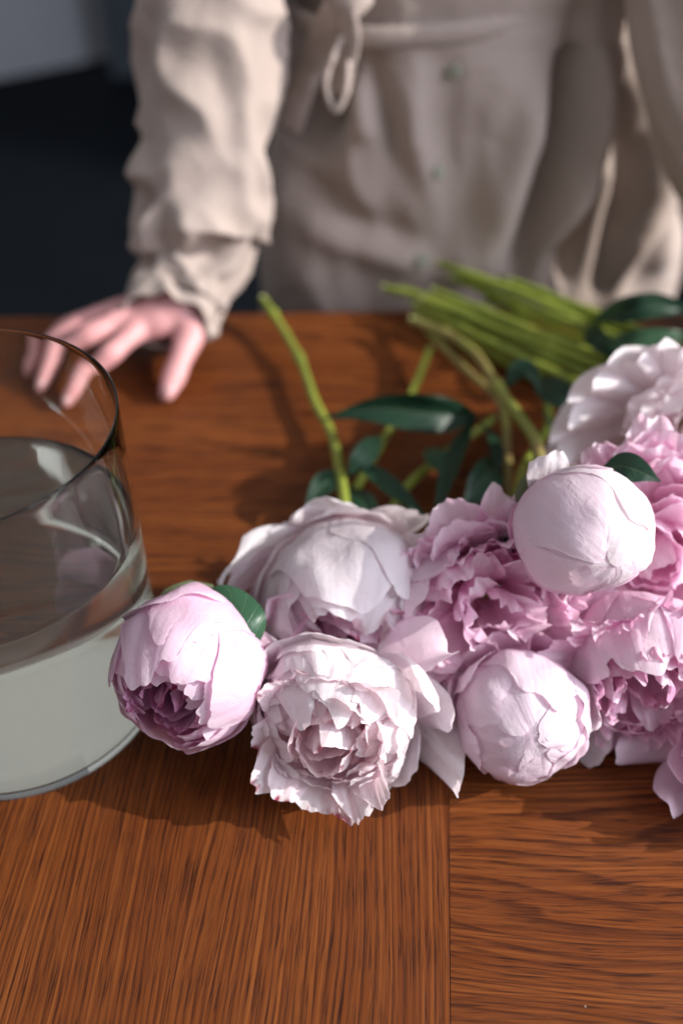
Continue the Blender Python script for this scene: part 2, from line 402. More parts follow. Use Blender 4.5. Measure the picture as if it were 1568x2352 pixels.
wprof = [(0.003, VB - 0.0008), (VR * 0.5, VB - 0.0008), (ri - 0.006, VB - 0.0008), (ri - 0.0014, VB + 0.0025), (ri, VB + 0.008)] + [(ri, VB + 0.01 + k * (WZ - VB - 0.011) / 8) for k in range(9)] + [(ri - 0.0008, WZ + 0.0008), (ri - 0.0022, WZ - 0.0002), (ri - 0.005, WZ - 0.0008), (ri * 0.6, WZ - 0.0009), (0.003, WZ - 0.0009)]
water = lathe('water', wprof, VC, M['water'], wob=0.0012)
tag(water, 'clear water filling the lower half of the glass vase', 'water')

# ---------------------------------------------------------------- peonies
rng = random.Random(7)
def nz(x, y, z): return noise.noise(Vector((x, y, z)))
def petalA(R, phi, th0, th1, W, opn=0.0, curl=0.0, ruf=0.04, jag=0.05, notch=0.0, lift=0.0, crump=0.02, sx=(1,1,1), seed=0, nv=22, nu=31, fleck=0.0, tipr=0.30, side=0.0, opk=2.2, twist=0.0, lump=0.0, fseed=0, pleat=0.016, tpow=2.4):
    """cupped petal that wraps a ball: th=0 at the stem, pi at the top"""
    vs, at, uv = [], [], []
    cp, sp = math.cos(phi), math.sin(phi); rn = random.Random(seed).random()
    for i in range(nv):
        v = i / (nv - 1)
        for j in range(nu):
            u = -1 + 2 * j / (nu - 1)
            L = 1 - tipr * abs(u) ** tpow + jag * (0.9 * nz(u * 1.7, seed * 3.1, 0) + 0.22 * nz(u * 4.2, seed * 1.7, 5) + 0.07 * nz(u * 11, seed * .7, 8)) * v ** 2 - notch * math.exp(-(u * 4.5) ** 2) * v ** 3
            th = th0 + (th1 - th0) * v * L
            a = W * (0.26 + 0.74 * math.sin(math.pi / 2 * min(1, v / 0.62))) * (1 - 0.34 * max(0, (v - 0.6) / 0.4) ** 2.2)
            be = a * u + twist * v * v
            e = max(abs(u) ** 3, v ** 3)
            rho = 1 + lift + opn * v ** opk + curl * max(0, v - 0.62) ** 2 * 5 + side * abs(u) ** 2.5 * (0.3 + 0.7 * v)
            rho += ruf * e * (nz(u * 2.1 + seed, v * 1.7, seed * .77) + 0.26 * nz(u * 4.6 + seed, v * 3, seed * .31))
            rho += crump * (nz(u * 1.6 + seed, v * 1.9, 9.1) + 0.45 * nz(u * 4.5, v * 2.2 + seed, 3.3))
            d = Vector((math.sin(th) * math.cos(be), math.sin(be), -math.cos(th) * math.cos(be)))
            d = Vector((d.x * cp - d.y * sp, d.x * sp + d.y * cp, d.z))
            if lump: rho *= 1 + lump * (noise.noise(d * 1.25 + Vector((fseed * 1.7, 3, 1))) + 0.35 * noise.noise(d * 2.9 + Vector((fseed, 7, 2))))
            rho += pleat * min(1, v * 1.6) * (nz(u * 4.2 + seed, v * 0.7, seed * .53) + 0.6 * nz(u * 10 + seed, v * 1.1, seed * .19))
            cr = abs(noise.noise(Vector((u * 1.1 + seed * .7, v * 1.4, seed * .41))))
            rho += crump * 0.9 * max(0, 0.22 - cr) * 3 * min(1, v * 3)
            p = d * (rho * R)
            vs.append((p.x * sx[0], p.y * sx[1], p.z * sx[2])); at.append((v, abs(u), rn, fleck)); uv.append((u * 0.5 + seed * 0.37, v + seed * 0.13))
    return vs, grid_faces(nv, nu), at, uv
def petalB(base, axis_a, phi, L, W, bend=0.0, ruf=0.12, jag=0.12, seed=0, nv=13, nu=21, fleck=0.0, cup=0.25, roll=0.0, notch=0.0):
    """upright inner petal, rooted near the heart and seen edge-on from above"""
    vs, at, uv = [], [], []
    cp, sp = math.cos(phi), math.sin(phi); rn = random.Random(seed * 7 + 1).random()
    x = z = 0.0; ang = axis_a; ds = L / (nv - 1)
    cr, sr = math.cos(roll), math.sin(roll)
    prof = []
    for i in range(nv):
        prof.append((x, z, ang)); ang = axis_a + bend * ((i + 1) / (nv - 1)) ** 2.2; x += math.sin(ang) * ds; z += math.cos(ang) * ds
    for i in range(nv):
        v = i / (nv - 1); x, z, ang = prof[i]
        nx, nzv = -math.cos(ang), math.sin(ang)         # towards the axis
        for j in range(nu):
            u = -1 + 2 * j / (nu - 1)
            w = W * (0.22 + 0.78 * math.sin(math.pi / 2 * min(1, v / 0.7)))
            ext = L * v ** 3 * (jag * (0.8 * nz(u * 2, seed * 2.3, 1) + 0.3 * nz(u * 4.5, seed, 4)) - 0.22 * abs(u) ** 2.2 - notch * math.exp(-(u * 4) ** 2))
            d = cup * W * u * u * (0.4 + 0.6 * v) + ruf * L * v ** 2 * (nz(u * 1.7 + seed, v * 1.4, seed * .9) + 0.4 * nz(u * 4 + seed, v * 2, 2.2) + 0.12 * nz(u * 9 + seed, v * 2, 6.2))
            px = x + math.sin(ang) * ext + nx * d; pzv = z + math.cos(ang) * ext + nzv * d; pyv = u * w
            px, pyv = px + roll * pyv * v, pyv
            vs.append((base[0] + px * cp - pyv * sp, base[1] + px * sp + pyv * cp, base[2] + pzv))
            at.append((0.15 + 0.85 * v, abs(u), rn, fleck)); uv.append((u * 0.5 + seed * 0.37, v + seed * 0.21))
    return vs, grid_faces(nv, nu), at, uv

class Peony:
    def __init__(s, name, label, cx, cyy, z, rpx, face, squash=(1, 1, 1), seed=1):
        s.c = pz(cx, cyy, z)
        dep = (s.c - CAM).dot(FW)
        s.R = rpx / FPX * dep
        fx, fy = face; fz = math.sqrt(max(0.02, 1 - fx * fx - fy * fy))
        vd = (CAM - s.c).normalized()
        rt = RT; up = vd.cross(rt).normalized(); rt = up.cross(vd).normalized()
        Z = (rt * fx - up * fy + vd * fz).normalized()
        X = (rt - Z * rt.dot(Z)).normalized(); Y = Z.cross(X)
        s.rot = Matrix((X, Y, Z)).transposed()
        s.mw = Matrix.Translation(s.c) @ s.rot.to_4x4(); s.inv = s.mw.inverted()
        s.root = bpy.data.objects.new(name, None); link(s.root); s.root.matrix_world = s.mw
        s.root.empty_display_size = 0.02
        tag(s.root, label, 'peony', 'peonies heaped on the table')
        s.lump = 0.15; s.fs = seed; s.sq = squash; s.rng = random.Random(seed); s.k = seed * 100
    def add(s, data, mat, name='petal'):
        vs, fs, at, uv = data
        return mesh(name, vs, fs, M[mat], s.root, attr=at, uv=uv)
    def A(s, phi, th1, W=0.75, mat='white', rf=1.0, th0=8, **kw):
        s.k += 1
        kw.setdefault('seed', s.k); kw.setdefault('sx', s.sq); kw.setdefault('lump', s.lump); kw.setdefault('fseed', s.fs)
        return s.add(petalA(s.R * rf, R_(phi), R_(th0), R_(th1), W, **kw), mat)
    def ring(s, n, th, W, mat, rf, off=0, jit=8, thj=6, fleck=0.0, **kw):
        for k in range(n):
            kk = {a: (b if not isinstance(b, tuple) or a == 'sx' else s.rng.uniform(*b)) for a, b in kw.items()}
            s.A(off + 360 * k / n + s.rng.uniform(-jit, jit), th + s.rng.uniform(-thj, thj), W * s.rng.uniform(0.88, 1.12), mat, rf * s.rng.uniform(0.985, 1.015), fleck=fleck if s.rng.random() < 0.6 else 0.0, **kk)
    def B(s, n, a0, a1, L, W, mat, zb=-0.5, rb=0.12, fleck=0.0, phase=0.0, **kw):
        for k in range(n):
            s.k += 1
            t = (k + 0.5) / n
            a = R_(a0 + (a1 - a0) * math.sqrt(t)); ph = k * 2.39996 + phase
            r = s.R
            kk = {q: (v if not isinstance(v, tuple) else s.rng.uniform(*v)) for q, v in kw.items()}
            b0 = (math.cos(ph) * r * rb * (a / R_(max(a1, 1))), math.sin(ph) * r * rb * (a / R_(max(a1, 1))), r * zb)
            s.add(petalB(b0, a, ph + s.rng.uniform(-.25, .25), r * L * s.rng.uniform(0.9, 1.1), r * W * s.rng.uniform(0.75, 1.25), seed=s.k, fleck=fleck if s.rng.random() < 0.55 else 0, **kk), mat)
    def stem(s, pts, r=0.0042, mat='stem', knots=(), n=8):
        P = catmull([s.root.matrix_world @ (Vector((0, 0, -s.R * 0.75 * s.sq[2])))] + [Vector(p) for p in pts], n)
        rad = [r * (1.06 - 0.12 * i / len(P)) for i in range(len(P))]
        for kf in knots:
            for i in range(len(P)):
                rad[i] *= 1 + 0.45 * math.exp(-((i / len(P) - kf) * 55) ** 2)
        vs, fs = tube_data(P, rad, 12, True, 0.10, s.k)
        st = mesh('stem', vs, fs, M[mat], s.root, local=s.inv)
        t = (P[-1] - P[-2]).normalized(); e0 = P[-1] + t * rad[-1] * 0.86
        v2, f2 = tube_data([e0, e0 + t * 0.0012], [rad[-1] * 0.9, rad[-1] * 0.84], 12, False); f2 += [tuple(range(12))[::-1], tuple(range(12, 24))]
        mesh('cut_end', v2, f2, M['pith'], st, local=s.inv)
        return st
    def leaf(s, pts, w, mat='leaf_dark', **kw):
        vs, fs, at, uv = leaf_data(pts, w, **kw)
        return mesh('leaf', vs, fs, M[mat], s.root, attr=at, uv=uv, local=s.inv)
    def sepals(s, n=4, th=55, W=0.55, mat='sepal'):
        for k in range(n):
            s.k += 1
            d = petalA(s.R * 1.03, R_(360 * k / n + 30), R_(4), R_(th + s.rng.uniform(-10, 10)), W, 0.10, 0.15, 0.05, 0.02, seed=s.k, sx=s.sq, lump=s.lump, fseed=s.fs, nv=9, nu=9, tipr=0.7)
            mesh('sepal', d[0], d[1], M[mat], s.root, attr=d[2], uv=d[3])

def leaf_data(pts, w, fold=0.25, nrm=(0, -0.45, 0.9), wave=0.10, roll=0.0, nv=26, nu=11, seed=0, droop=0.0, sharp=1.0):
    n = max(2, (nv - 1) // (len(pts) - 1)); P = catmull(pts, n); nv = len(P)
    vs, at, uv = [], [], []
    N0 = Vector(nrm).normalized()
    for i, p in enumerate(P):
        v = i / (nv - 1)
        t = (P[min(i+1, nv-1)] - P[max(i-1, 0)]).normalized()
        S = t.cross(N0).normalized(); Nn = S.cross(t).normalized()
        q = roll * v; S, Nn = S * math.cos(q) + Nn * math.sin(q), Nn * math.cos(q) - S * math.sin(q)
        ww = w * (math.sin(math.pi * min(1, v ** 0.8 * 0.97 + 0.03)) ** (1.3 * sharp)) + 0.0005
        for j in range(nu):
            u = -1 + 2 * j / (nu - 1)
            h = ww * (fold * abs(u) - droop * u * u) + w * wave * abs(u) * nz(v * 5 + seed, u * 2.5, seed * .7)
            vs.append(p + S * (u * ww) + Nn * h); at.append((v, abs(u), 0.5, 0)); uv.append((u * .5, v))
    return vs, grid_faces(nv, nu), at, uv

# --- P1: pink half-open peony touching the vase
p = Peony('peony', 'lilac pink half open peony with dark magenta heart, leaning beside the glass vase', 428, 1545, 0.082, 174, (-0.32, 0.62), (1.02, 1, 1.1), 11)
P1 = p
p.B(18, 4, 24, 1.36, 0.26, 'maroon', -0.62, 0.2, fleck=0.9, ruf=(0.05, 0.09), bend=(-0.9, 0.1), jag=0.08)
p.ring(6, 150, 0.50, 'core', 0.72, 20, ruf=0.07, jag=0.12, nv=16, nu=25, fleck=0.9, crump=0.04)
p.ring(7, 148, 0.58, 'core', 0.80, 5, ruf=0.05, jag=0.12, nv=16, nu=25, fleck=0.8, crump=0.03)
p.ring(6, 142, 0.66, 'lilac', 0.87, 40, ruf=0.06, jag=0.10, fleck=0.3, crump=0.02)
p.ring(6, 146, 0.85, 'lilac', 0.93, 75, ruf=0.045, jag=0.10, crump=0.02)
p.A(160, 130, 0.85, 'lilac', 0.965, ruf=0.04, jag=0.08)
p.A(230, 124, 0.9, 'lilac', 0.97, ruf=0.04, jag=0.08)
p.A(300, 126, 0.9, 'lilac', 0.97, ruf=0.05, jag=0.08)
p.A(70, 144, 0.72, 'lilac', 0.985, ruf=0.04, jag=0.16, crump=0.02, fleck=0.3)
p.A(16, 142, 1.0, 'lilac', 1.0, ruf=0.02, jag=0.10, crump=0.018)
p.A(108, 144, 0.82, 'lilac', 1.01, ruf=0.02, jag=0.16, crump=0.02)
p.A(90, 118, 0.88, 'lilac', 1.025, ruf=0.02, jag=0.14, crump=0.02)
p.A(122, 92, 0.80, 'lilac', 1.045, opn=0.05, ruf=0.04, jag=0.06, tipr=0.15)
p.A(-6, 92, 0.42, 'blush', 1.05, opn=0.20, ruf=0.04, jag=0.05)
p.sepals(3, 50)
p.stem([pz(500, 1500, 0.055), pz(640, 1400, 0.03), pz(800, 1150, 0.012), pz(880, 1010, 0.014), pz(940, 915, 0.016), pz(985, 805, 0.018)], 0.0040)
p.leaf([pz(565, 1505, 0.09), pz(545, 1445, 0.105), pz(505, 1398, 0.108), pz(448, 1388, 0.10)], 0.0205, 'leaf_mid', fold=0.12, nrm=(0.3, -0.75, 0.55), seed=2, droop=0.35, sharp=0.62)

# --- P2: white ruffled peony in front
p = Peony('peony', 'white ruffled open peony with crimson flecks, between the lilac one and the blush bud', 768, 1662, 0.052, 176, (-0.14, 0.44), (1.04, 1, 0.98), 23)
P2 = p
p.B(24, 4, 32, 1.46, 0.34, 'coreW', -0.6, 0.3, fleck=1.0, ruf=(0.06, 0.12), bend=(-0.8, 0.5), jag=0.10, cup=0.3)
p.ring(7, 150, 0.55, 'coreW', 0.74, 5, ruf=0.07, jag=0.10, nv=16, nu=25, fleck=0.9, crump=0.03)
p.ring(8, 143, 0.56, 'coreW', 0.80, 15, ruf=0.07, jag=0.12, nv=16, nu=25, fleck=0.5, crump=0.03, notch=(0, .06))
p.ring(8, 136, 0.60, 'white', 0.855, 30, ruf=0.06, jag=0.12, crump=0.03, notch=(0, .08))
p.ring(8, 128, 0.64, 'white', 0.90, 45, ruf=0.06, jag=0.12, crump=0.025, opn=0.01)
p.ring(7, 119, 0.70, 'white', 0.935, 10, ruf=0.06, jag=0.12, opn=0.02, crump=0.025)
p.ring(7, 110, 0.70, 'white', 0.965, 35, ruf=0.06, jag=0.12, opn=0.03, crump=0.02)
p.ring(6, 98, 0.72, 'white', 0.99, 0, ruf=0.06, jag=0.10, opn=0.04, crump=0.02)
p.A(120, 146, 0.62, 'white', 0.93, ruf=0.04, jag=0.12)
p.A(82, 148, 0.66, 'white', 0.955, ruf=0.04, jag=0.12)
p.A(48, 138, 0.60, 'white', 0.975, ruf=0.04, jag=0.14)
p.A(98, 134, 0.70, 'white', 0.99, ruf=0.03, jag=0.12)
p.A(70, 122, 0.75, 'white', 1.005, ruf=0.03, jag=0.10)
p.A(20, 118, 0.8, 'white', 1.01, ruf=0.04, jag=0.08)
p.A(112, 96, 0.80, 'white', 1.05, opn=0.02, curl=0.22, ruf=0.05, jag=0.05, tipr=0.10)
p.A(-72, 92, 0.56, 'white', 1.02, opn=0.22, ruf=0.09, jag=0.14, notch=0.06)
p.A(-106, 90, 0.46, 'white', 1.02, opn=0.16, ruf=0.09, jag=0.14)
p.A(-42, 94, 0.55, 'white', 1.03, opn=0.12, ruf=0.06, jag=0.10)
p.A(200, 96, 0.5, 'white', 1.03, opn=0.05, ruf=0.07, jag=0.12)
p.A(40, 88, 0.36, 'blush', 1.06, opn=0.66, ruf=0.05, jag=0.08, tipr=0.55)
p.A(4, 94, 0.40, 'white', 1.04, opn=0.42, ruf=0.05, jag=0.08, tipr=0.55)
p.A(-24, 98, 0.33, 'white', 1.04, opn=0.66, ruf=0.05, jag=0.08, curl=0.06, tipr=0.55)
p.A(26, 104, 0.50, 'white', 1.04, opn=0.40, ruf=0.03, jag=0.06, curl=-0.12, side=-0.20, tipr=0.25)
p.A(150, 90, 0.5, 'lilac', 1.04, opn=0.18, ruf=0.05, jag=0.06)
p.stem([pz(790, 1500, 0.03), pz(850, 1300, 0.015), pz(920, 1135, 0.013), pz(1020, 1045, 0.014), pz(1130, 965, 0.016)], 0.0041)

# --- P3: white dome behind, facing down
p = Peony('peony', 'large white domed peony with loose outer petals, behind the ruffled white one', 800, 1388, 0.060, 200, (0.02, 0.74), (1.04, 1, 0.96), 37)
P3 = p
p.B(24, 6, 36, 1.22, 0.3, 'core', -0.5, 0.25, fleck=1.0, ruf=0.08, bend=(-0.9, 0.2))
p.ring(8, 146, 0.5, 'blush', 0.78, 5, ruf=0.08, jag=0.14, nv=16, nu=25, fleck=0.9, crump=0.03)
p.ring(8, 148, 0.62, 'white', 0.87, 25, ruf=0.06, jag=0.12, nv=16, nu=25, fleck=0.6, crump=0.02)
p.ring(6, 142, 0.85, 'white', 0.94, 90, ruf=0.03, jag=0.12, crump=0.015)
p.A(20, 128, 1.05, 'white', 0.975, ruf=0.02, jag=0.08, crump=0.012)
p.A(160, 128, 1.05, 'white', 0.975, ruf=0.02, jag=0.08, crump=0.012)
p.A(92, 136, 1.15, 'white', 1.0, ruf=0.015, jag=0.12, crump=0.012)
p.A(48, 122, 0.85, 'white', 1.01, ruf=0.02, jag=0.08, crump=0.012)
p.A(-40, 118, 0.9, 'white', 0.99, ruf=0.03); p.A(220, 118, 0.9, 'white', 0.99, ruf=0.03)
p.A(70, 56, 0.62, 'white', 1.05, opn=0.04, curl=0.12, ruf=0.05, jag=0.06)
p.A(122, 44, 0.55, 'cream', 1.05, opn=0.16, ruf=0.10, jag=0.10, notch=0.06)
p.A(142, 46, 0.36, 'white', 1.05, opn=0.16, ruf=0.08, jag=0.08)
p.A(170, 84, 0.26, 'white', 1.02, opn=0.42, ruf=0.08, jag=0.10, opk=1.6)
p.A(184, 92, 0.22, 'blush', 1.02, opn=0.34, ruf=0.08, jag=0.08, opk=1.6)
p.A(44, 56, 0.28, 'white', 1.05, opn=0.26, ruf=0.06, jag=0.06, tipr=0.12)
p.A(206, 104, 0.40, 'lilac', 1.03, opn=0.16, ruf=0.05)
p.A(184, 110, 0.5, 'cream', 1.02, opn=0.06, ruf=0.03)
p.stem([pz(792, 1165, 0.035), pz(765, 1010, 0.018), pz(722, 920, 0.016), pz(688, 825, 0.017), pz(640, 740, 0.022), pz(606, 690, 0.028)], 0.0044, knots=(0.66, 0.88))
p.leaf([pz(1095, 955, 0.035), pz(1000, 950, 0.050), pz(860, 940, 0.056), pz(722, 968, 0.045)], 0.0165, fold=0.6, nrm=(0, -0.85, 0.5), seed=5, wave=0.35, sharp=1.2)
p.leaf([pz(1092, 960, 0.035), pz(1065, 1030, 0.05), pz(1030, 1120, 0.055), pz(990, 1205, 0.05)], 0.0115, fold=0.6, nrm=(-0.6, -0.5, 0.6), seed=8, wave=0.2)
p.leaf([pz(812, 1055, 0.03), pz(870, 1100, 0.035), pz(930, 1150, 0.035), pz(1000, 1215, 0.03)], 0.0085, fold=0.4, nrm=(0.3, -0.5, 0.8), seed=12)
p.leaf([pz(790, 1090, 0.02), pz(755, 1105, 0.03), pz(725, 1140, 0.03), pz(700, 1190, 0.02)], 0.010, fold=0.3, seed=15)
p.leaf([pz(800, 1090, 0.03), pz(830, 1050, 0.04), pz(860, 1020, 0.04), pz(880, 1008, 0.035)], 0.010, 'leaf_mid', fold=0.2, nrm=(0.5, -0.5, 0.7), seed=16)

p.leaf([pz(1090, 962, 0.030), pz(1120, 1000, 0.04), pz(1135, 1060, 0.04), pz(1140, 1110, 0.03)], 0.010, fold=0.4, nrm=(0.5, -0.5, 0.6), seed=41)
p.leaf([pz(800, 1120, 0.02), pz(830, 1150, 0.03), pz(850, 1185, 0.03), pz(855, 1225, 0.02)], 0.009, fold=0.4, nrm=(0.2, -0.5, 0.8), seed=42)

# --- P4: blush bud in front right
p = Peony('peony', 'round blush bud resting on the table in front of the open pink peony', 1195, 1645, 0.046, 145, (0.16, 0.36), (1, 1, 1.04), 41)
P4 = p; p.lump = 0.11
p.ring(5, 176, 0.95, 'blush', 0.93, 15, ruf=0.02, jag=0.08, crump=0.02)
p.ring(5, 160, 0.95, 'blush', 0.955, 50, ruf=0.025, jag=0.10, crump=0.02)
p.A(250, 142, 1.0, 'blush', 0.975, ruf=0.03, jag=0.12)
p.A(320, 138, 1.0, 'blush', 0.98, ruf=0.03, jag=0.12)
p.A(140, 148, 1.1, 'blush', 0.99, ruf=0.02, jag=0.14, crump=0.015)
p.A(66, 150, 1.0, 'blush', 1.02, ruf=0.018, jag=0.12, crump=0.015)
p.A(10, 130, 0.85, 'blush', 1.04, ruf=0.025, jag=0.12)
p.A(200, 130, 0.9, 'blush', 1.0, ruf=0.03, jag=0.10)
p.A(270, 122, 0.95, 'blush', 1.015, ruf=0.035, jag=0.08)
p.A(325, 116, 0.75, 'blush', 1.03, ruf=0.035, opn=0.03)
p.A(4, 108, 0.62, 'white', 1.08, opn=0.06, ruf=0.04, jag=0.06, tipr=0.2)
p.A(140, 100, 0.62, 'blush', 1.04, opn=0.05, ruf=0.03)
p.A(176, 96, 0.40, 'blush', 1.07, opn=0.10, ruf=0.05)
p.A(112, 76, 0.50, 'blush', 1.07, opn=0.14, curl=0.1, ruf=0.04)
p.A(60, 76, 0.40, 'lilac', 1.08, opn=0.26, ruf=0.05)
p.A(-30, 84, 0.38, 'cream', 1.06, opn=0.52, ruf=0.04, tipr=0.12, opk=1.7)
p.sepals(3, 45)
p.stem([pz(1180, 1500, 0.03), pz(1170, 1200, 0.02), pz(1165, 1050, 0.02), pz(1150, 930, 0.025), pz(1070, 850, 0.03), pz(960, 738, 0.022)], 0.0040, 'stem_red')

# --- P6: open pink ruffled peony
p = Peony('peony', 'wide open pink peony with dense ruffled centre, under the big round bud', 1130, 1398, 0.078, 178, (0.18, 0.34), (1.10, 0.92, 0.80), 53)
P6 = p
p.B(58, 4, 58, 1.24, 0.28, 'pink', -0.55, 0.5, ruf=(0.10, 0.18), bend=(-1.5, 1.1), jag=0.16, notch=(0, .12), cup=0.3)
p.B(26, 40, 70, 1.18, 0.38, 'pink', -0.6, 0.45, phase=1.0, ruf=(0.09, 0.16), bend=(-0.7, -0.1), jag=0.14, notch=(0, .1), cup=0.35)
p.ring(8, 116, 0.56, 'pink', 0.86, 10, ruf=0.09, jag=0.12, crump=0.03)
p.ring(7, 108, 0.64, 'pink', 0.94, 30, ruf=0.07, jag=0.10, opn=0.04, crump=0.03)
p.ring(7, 98, 0.68, 'blush', 1.0, 0, ruf=0.06, jag=0.10, opn=0.08)
p.A(160, 120, 0.85, 'blush', 1.0, ruf=0.04, jag=0.08, opn=0.03)
p.A(192, 116, 0.66, 'blush', 1.04, ruf=0.05, jag=0.08, opn=0.16, curl=0.06)
p.A(130, 114, 0.75, 'blush', 1.03, ruf=0.04, opn=0.03)
p.A(100, 106, 0.66, 'blush', 1.04, ruf=0.05, opn=0.14)
p.A(118, 88, 0.40, 'white', 1.10, ruf=0.05, opn=0.30, notch=0.25, tipr=0.1)
p.A(215, 102, 0.62, 'blush', 1.05, ruf=0.05, opn=0.22)
p.A(250, 98, 0.66, 'pink', 1.03, ruf=0.06, opn=0.06)
p.A(290, 98, 0.70, 'pink', 1.03, ruf=0.06, opn=0.04)
p.A(330, 98, 0.66, 'pink', 1.03, ruf=0.06, opn=0.06)
p.stem([pz(1170, 1240, 0.04), pz(1200, 1080, 0.025), pz(1260, 960, 0.02), pz(1200, 830, 0.02), pz(1000, 722, 0.02)], 0.0041)
p.leaf([pz(1140, 1060, 0.03), pz(1120, 1090, 0.045), pz(1090, 1130, 0.045), pz(1060, 1180, 0.035)], 0.014, fold=0.3, nrm=(0.2, -0.6, 0.7), seed=21)
p.leaf([pz(980, 1030, 0.02), pz(1000, 1050, 0.03), pz(1020, 1080, 0.03), pz(1030, 1120, 0.02)], 0.010, 'leaf_mid', fold=0.3, seed=22)

# --- P5: big closed bud on top
p = Peony('peony', 'big round closed white pink bud lying on top of the open pink peonies', 1338, 1222, 0.148, 150, (0.50, 0.42), (1.04, 0.98, 1.02), 61)
P5 = p; p.lump = 0.085
p.ring(4, 180, 0.95, 'blush', 0.955, 15, ruf=0.01, jag=0.06, crump=0.015)
p.ring(4, 172, 1.0, 'white', 0.97, 60, ruf=0.012, jag=0.10, crump=0.012, fleck=0.2)
p.A(285, 148, 1.1, 'blush', 0.985, ruf=0.01, jag=0.08, crump=0.01)
p.A(205, 156, 1.05, 'blush', 1.0, ruf=0.02, jag=0.10, crump=0.01, fleck=0.5)
p.A(125, 160, 1.1, 'blush', 1.015, ruf=0.02, jag=0.14, crump=0.010, fleck=0.25)
p.A(45, 146, 0.95, 'white', 1.03, ruf=0.02, jag=0.10, crump=0.010, fleck=0.2)
p.A(345, 142, 0.85, 'white', 1.045, ruf=0.02, jag=0.08, crump=0.010)
p.A(250, 116, 0.85, 'blush', 1.03, ruf=0.015, jag=0.08)
p.A(72, 92, 0.60, 'blush', 1.03, ruf=0.02, opn=0.03, fleck=0.6)
p.A(98, 58, 0.32, 'white', 1.05, ruf=0.05, opn=0.14, curl=0.2, tipr=0.15)
p.A(185, 60, 0.30, 'core', 1.03, ruf=0.04, opn=0.06)
p.sepals(4, 46, 0.5)
p.stem([pz(1243, 1075, 0.10), pz(1228, 1010, 0.085), pz(1190, 955, 0.07), pz(1135, 880, 0.055), pz(1090, 812, 0.045), pz(1030, 770, 0.035), pz(952, 738, 0.03)], 0.0050, 'stem_red', knots=(0.86, 0.55))
p.leaf([pz(1385, 1075, 0.155), pz(1430, 1072, 0.165), pz(1475, 1085, 0.165), pz(1516, 1106, 0.16)], 0.0095, fold=0.15, nrm=(-0.2, -0.6, 0.7), seed=25)
p.leaf([pz(1176, 1195, 0.10), pz(1165, 1225, 0.115), pz(1170, 1250, 0.12), pz(1180, 1270, 0.12)], 0.007, fold=0.2, nrm=(-0.5, -0.7, 0.4), seed=26)

# --- P7: ruffled pink behind the bud
p = Peony('peony', 'deep pink ruffled peony, half hidden behind the big round bud', 1505, 1268, 0.098, 195, (0.05, 0.30), (1, 1, 0.8), 71)
P7 = p
p.B(54, 4, 66, 1.12, 0.30, 'pink', -0.55, 0.45, ruf=(0.08, 0.16), bend=(-1.3, 0.9), jag=0.14, notch=(0, .1), cup=0.35)
p.B(26, 52, 80, 1.15, 0.34, 'pink', -0.55, 0.4, phase=0.7, ruf=(0.08, 0.15), bend=(-0.6, -0.1), jag=0.12, cup=0.35)
p.ring(9, 104, 0.5, 'pink', 0.92, 10, ruf=0.12, jag=0.16, opn=0.05, crump=0.04)
p.ring(8, 96, 0.58, 'pink', 1.0, 0, ruf=0.10, jag=0.14, opn=0.1)
p.stem([pz(1530, 1150, 0.05), pz(1540, 980, 0.03), pz(1440, 880, 0.03), pz(1250, 790, 0.03), pz(1000, 690, 0.03), pz(888, 662, 0.03)], 0.0043)

# --- P8: lilac pink dome at right
p = Peony('peony', 'lilac pink domed peony with frilled opening, beside the blush bud', 1480, 1528, 0.062, 168, (0.14, 0.60), (1.02, 1, 0.95), 83)
P8 = p
p.B(44, 4, 46, 1.42, 0.24, 'core', -0.6, 0.3, ruf=(0.08, 0.15), bend=(-1.3, 0.9), jag=0.14, notch=(0, .1))
p.ring(9, 142, 0.46, 'pink', 0.80, 5, ruf=0.09, jag=0.14, nv=16, nu=25, crump=0.04)
p.ring(8, 136, 0.6, 'pink', 0.88, 25, ruf=0.06, jag=0.12, crump=0.03)
p.ring(6, 128, 0.8, 'lilac', 0.95, 60, ruf=0.04, jag=0.10)
p.A(95, 150, 0.95, 'pink', 0.985, ruf=0.03, jag=0.12, crump=0.02)
p.A(120, 138, 0.85, 'pink', 1.0, ruf=0.03, jag=0.12, crump=0.02)
p.A(45, 140, 0.85, 'lilac', 1.005, ruf=0.03, jag=0.12)
p.A(155, 132, 0.8, 'pink', 1.01, ruf=0.03, jag=0.12)
p.A(185, 108, 0.6, 'lilac', 1.05, ruf=0.06, opn=0.08); p.A(215, 104, 0.5, 'lilac', 1.06, ruf=0.06, opn=0.12)
p.A(245, 100, 0.5, 'lilac', 1.05, ruf=0.08, opn=0.12); p.A(285, 100, 0.55, 'lilac', 1.05, ruf=0.08, opn=0.1); p.A(325, 104, 0.6, 'lilac', 1.05, ruf=0.08, opn=0.05)
p.A(160, 84, 0.45, 'cream', 1.10, ruf=0.06, opn=0.3); p.A(135, 78, 0.42, 'blush', 1.10, ruf=0.06, opn=0.35)
p.stem([pz(1500, 1330, 0.03), pz(1560, 1050, 0.02), pz(1480, 900, 0.018), pz(1200, 780, 0.015), pz(950, 692, 0.014)], 0.0041)

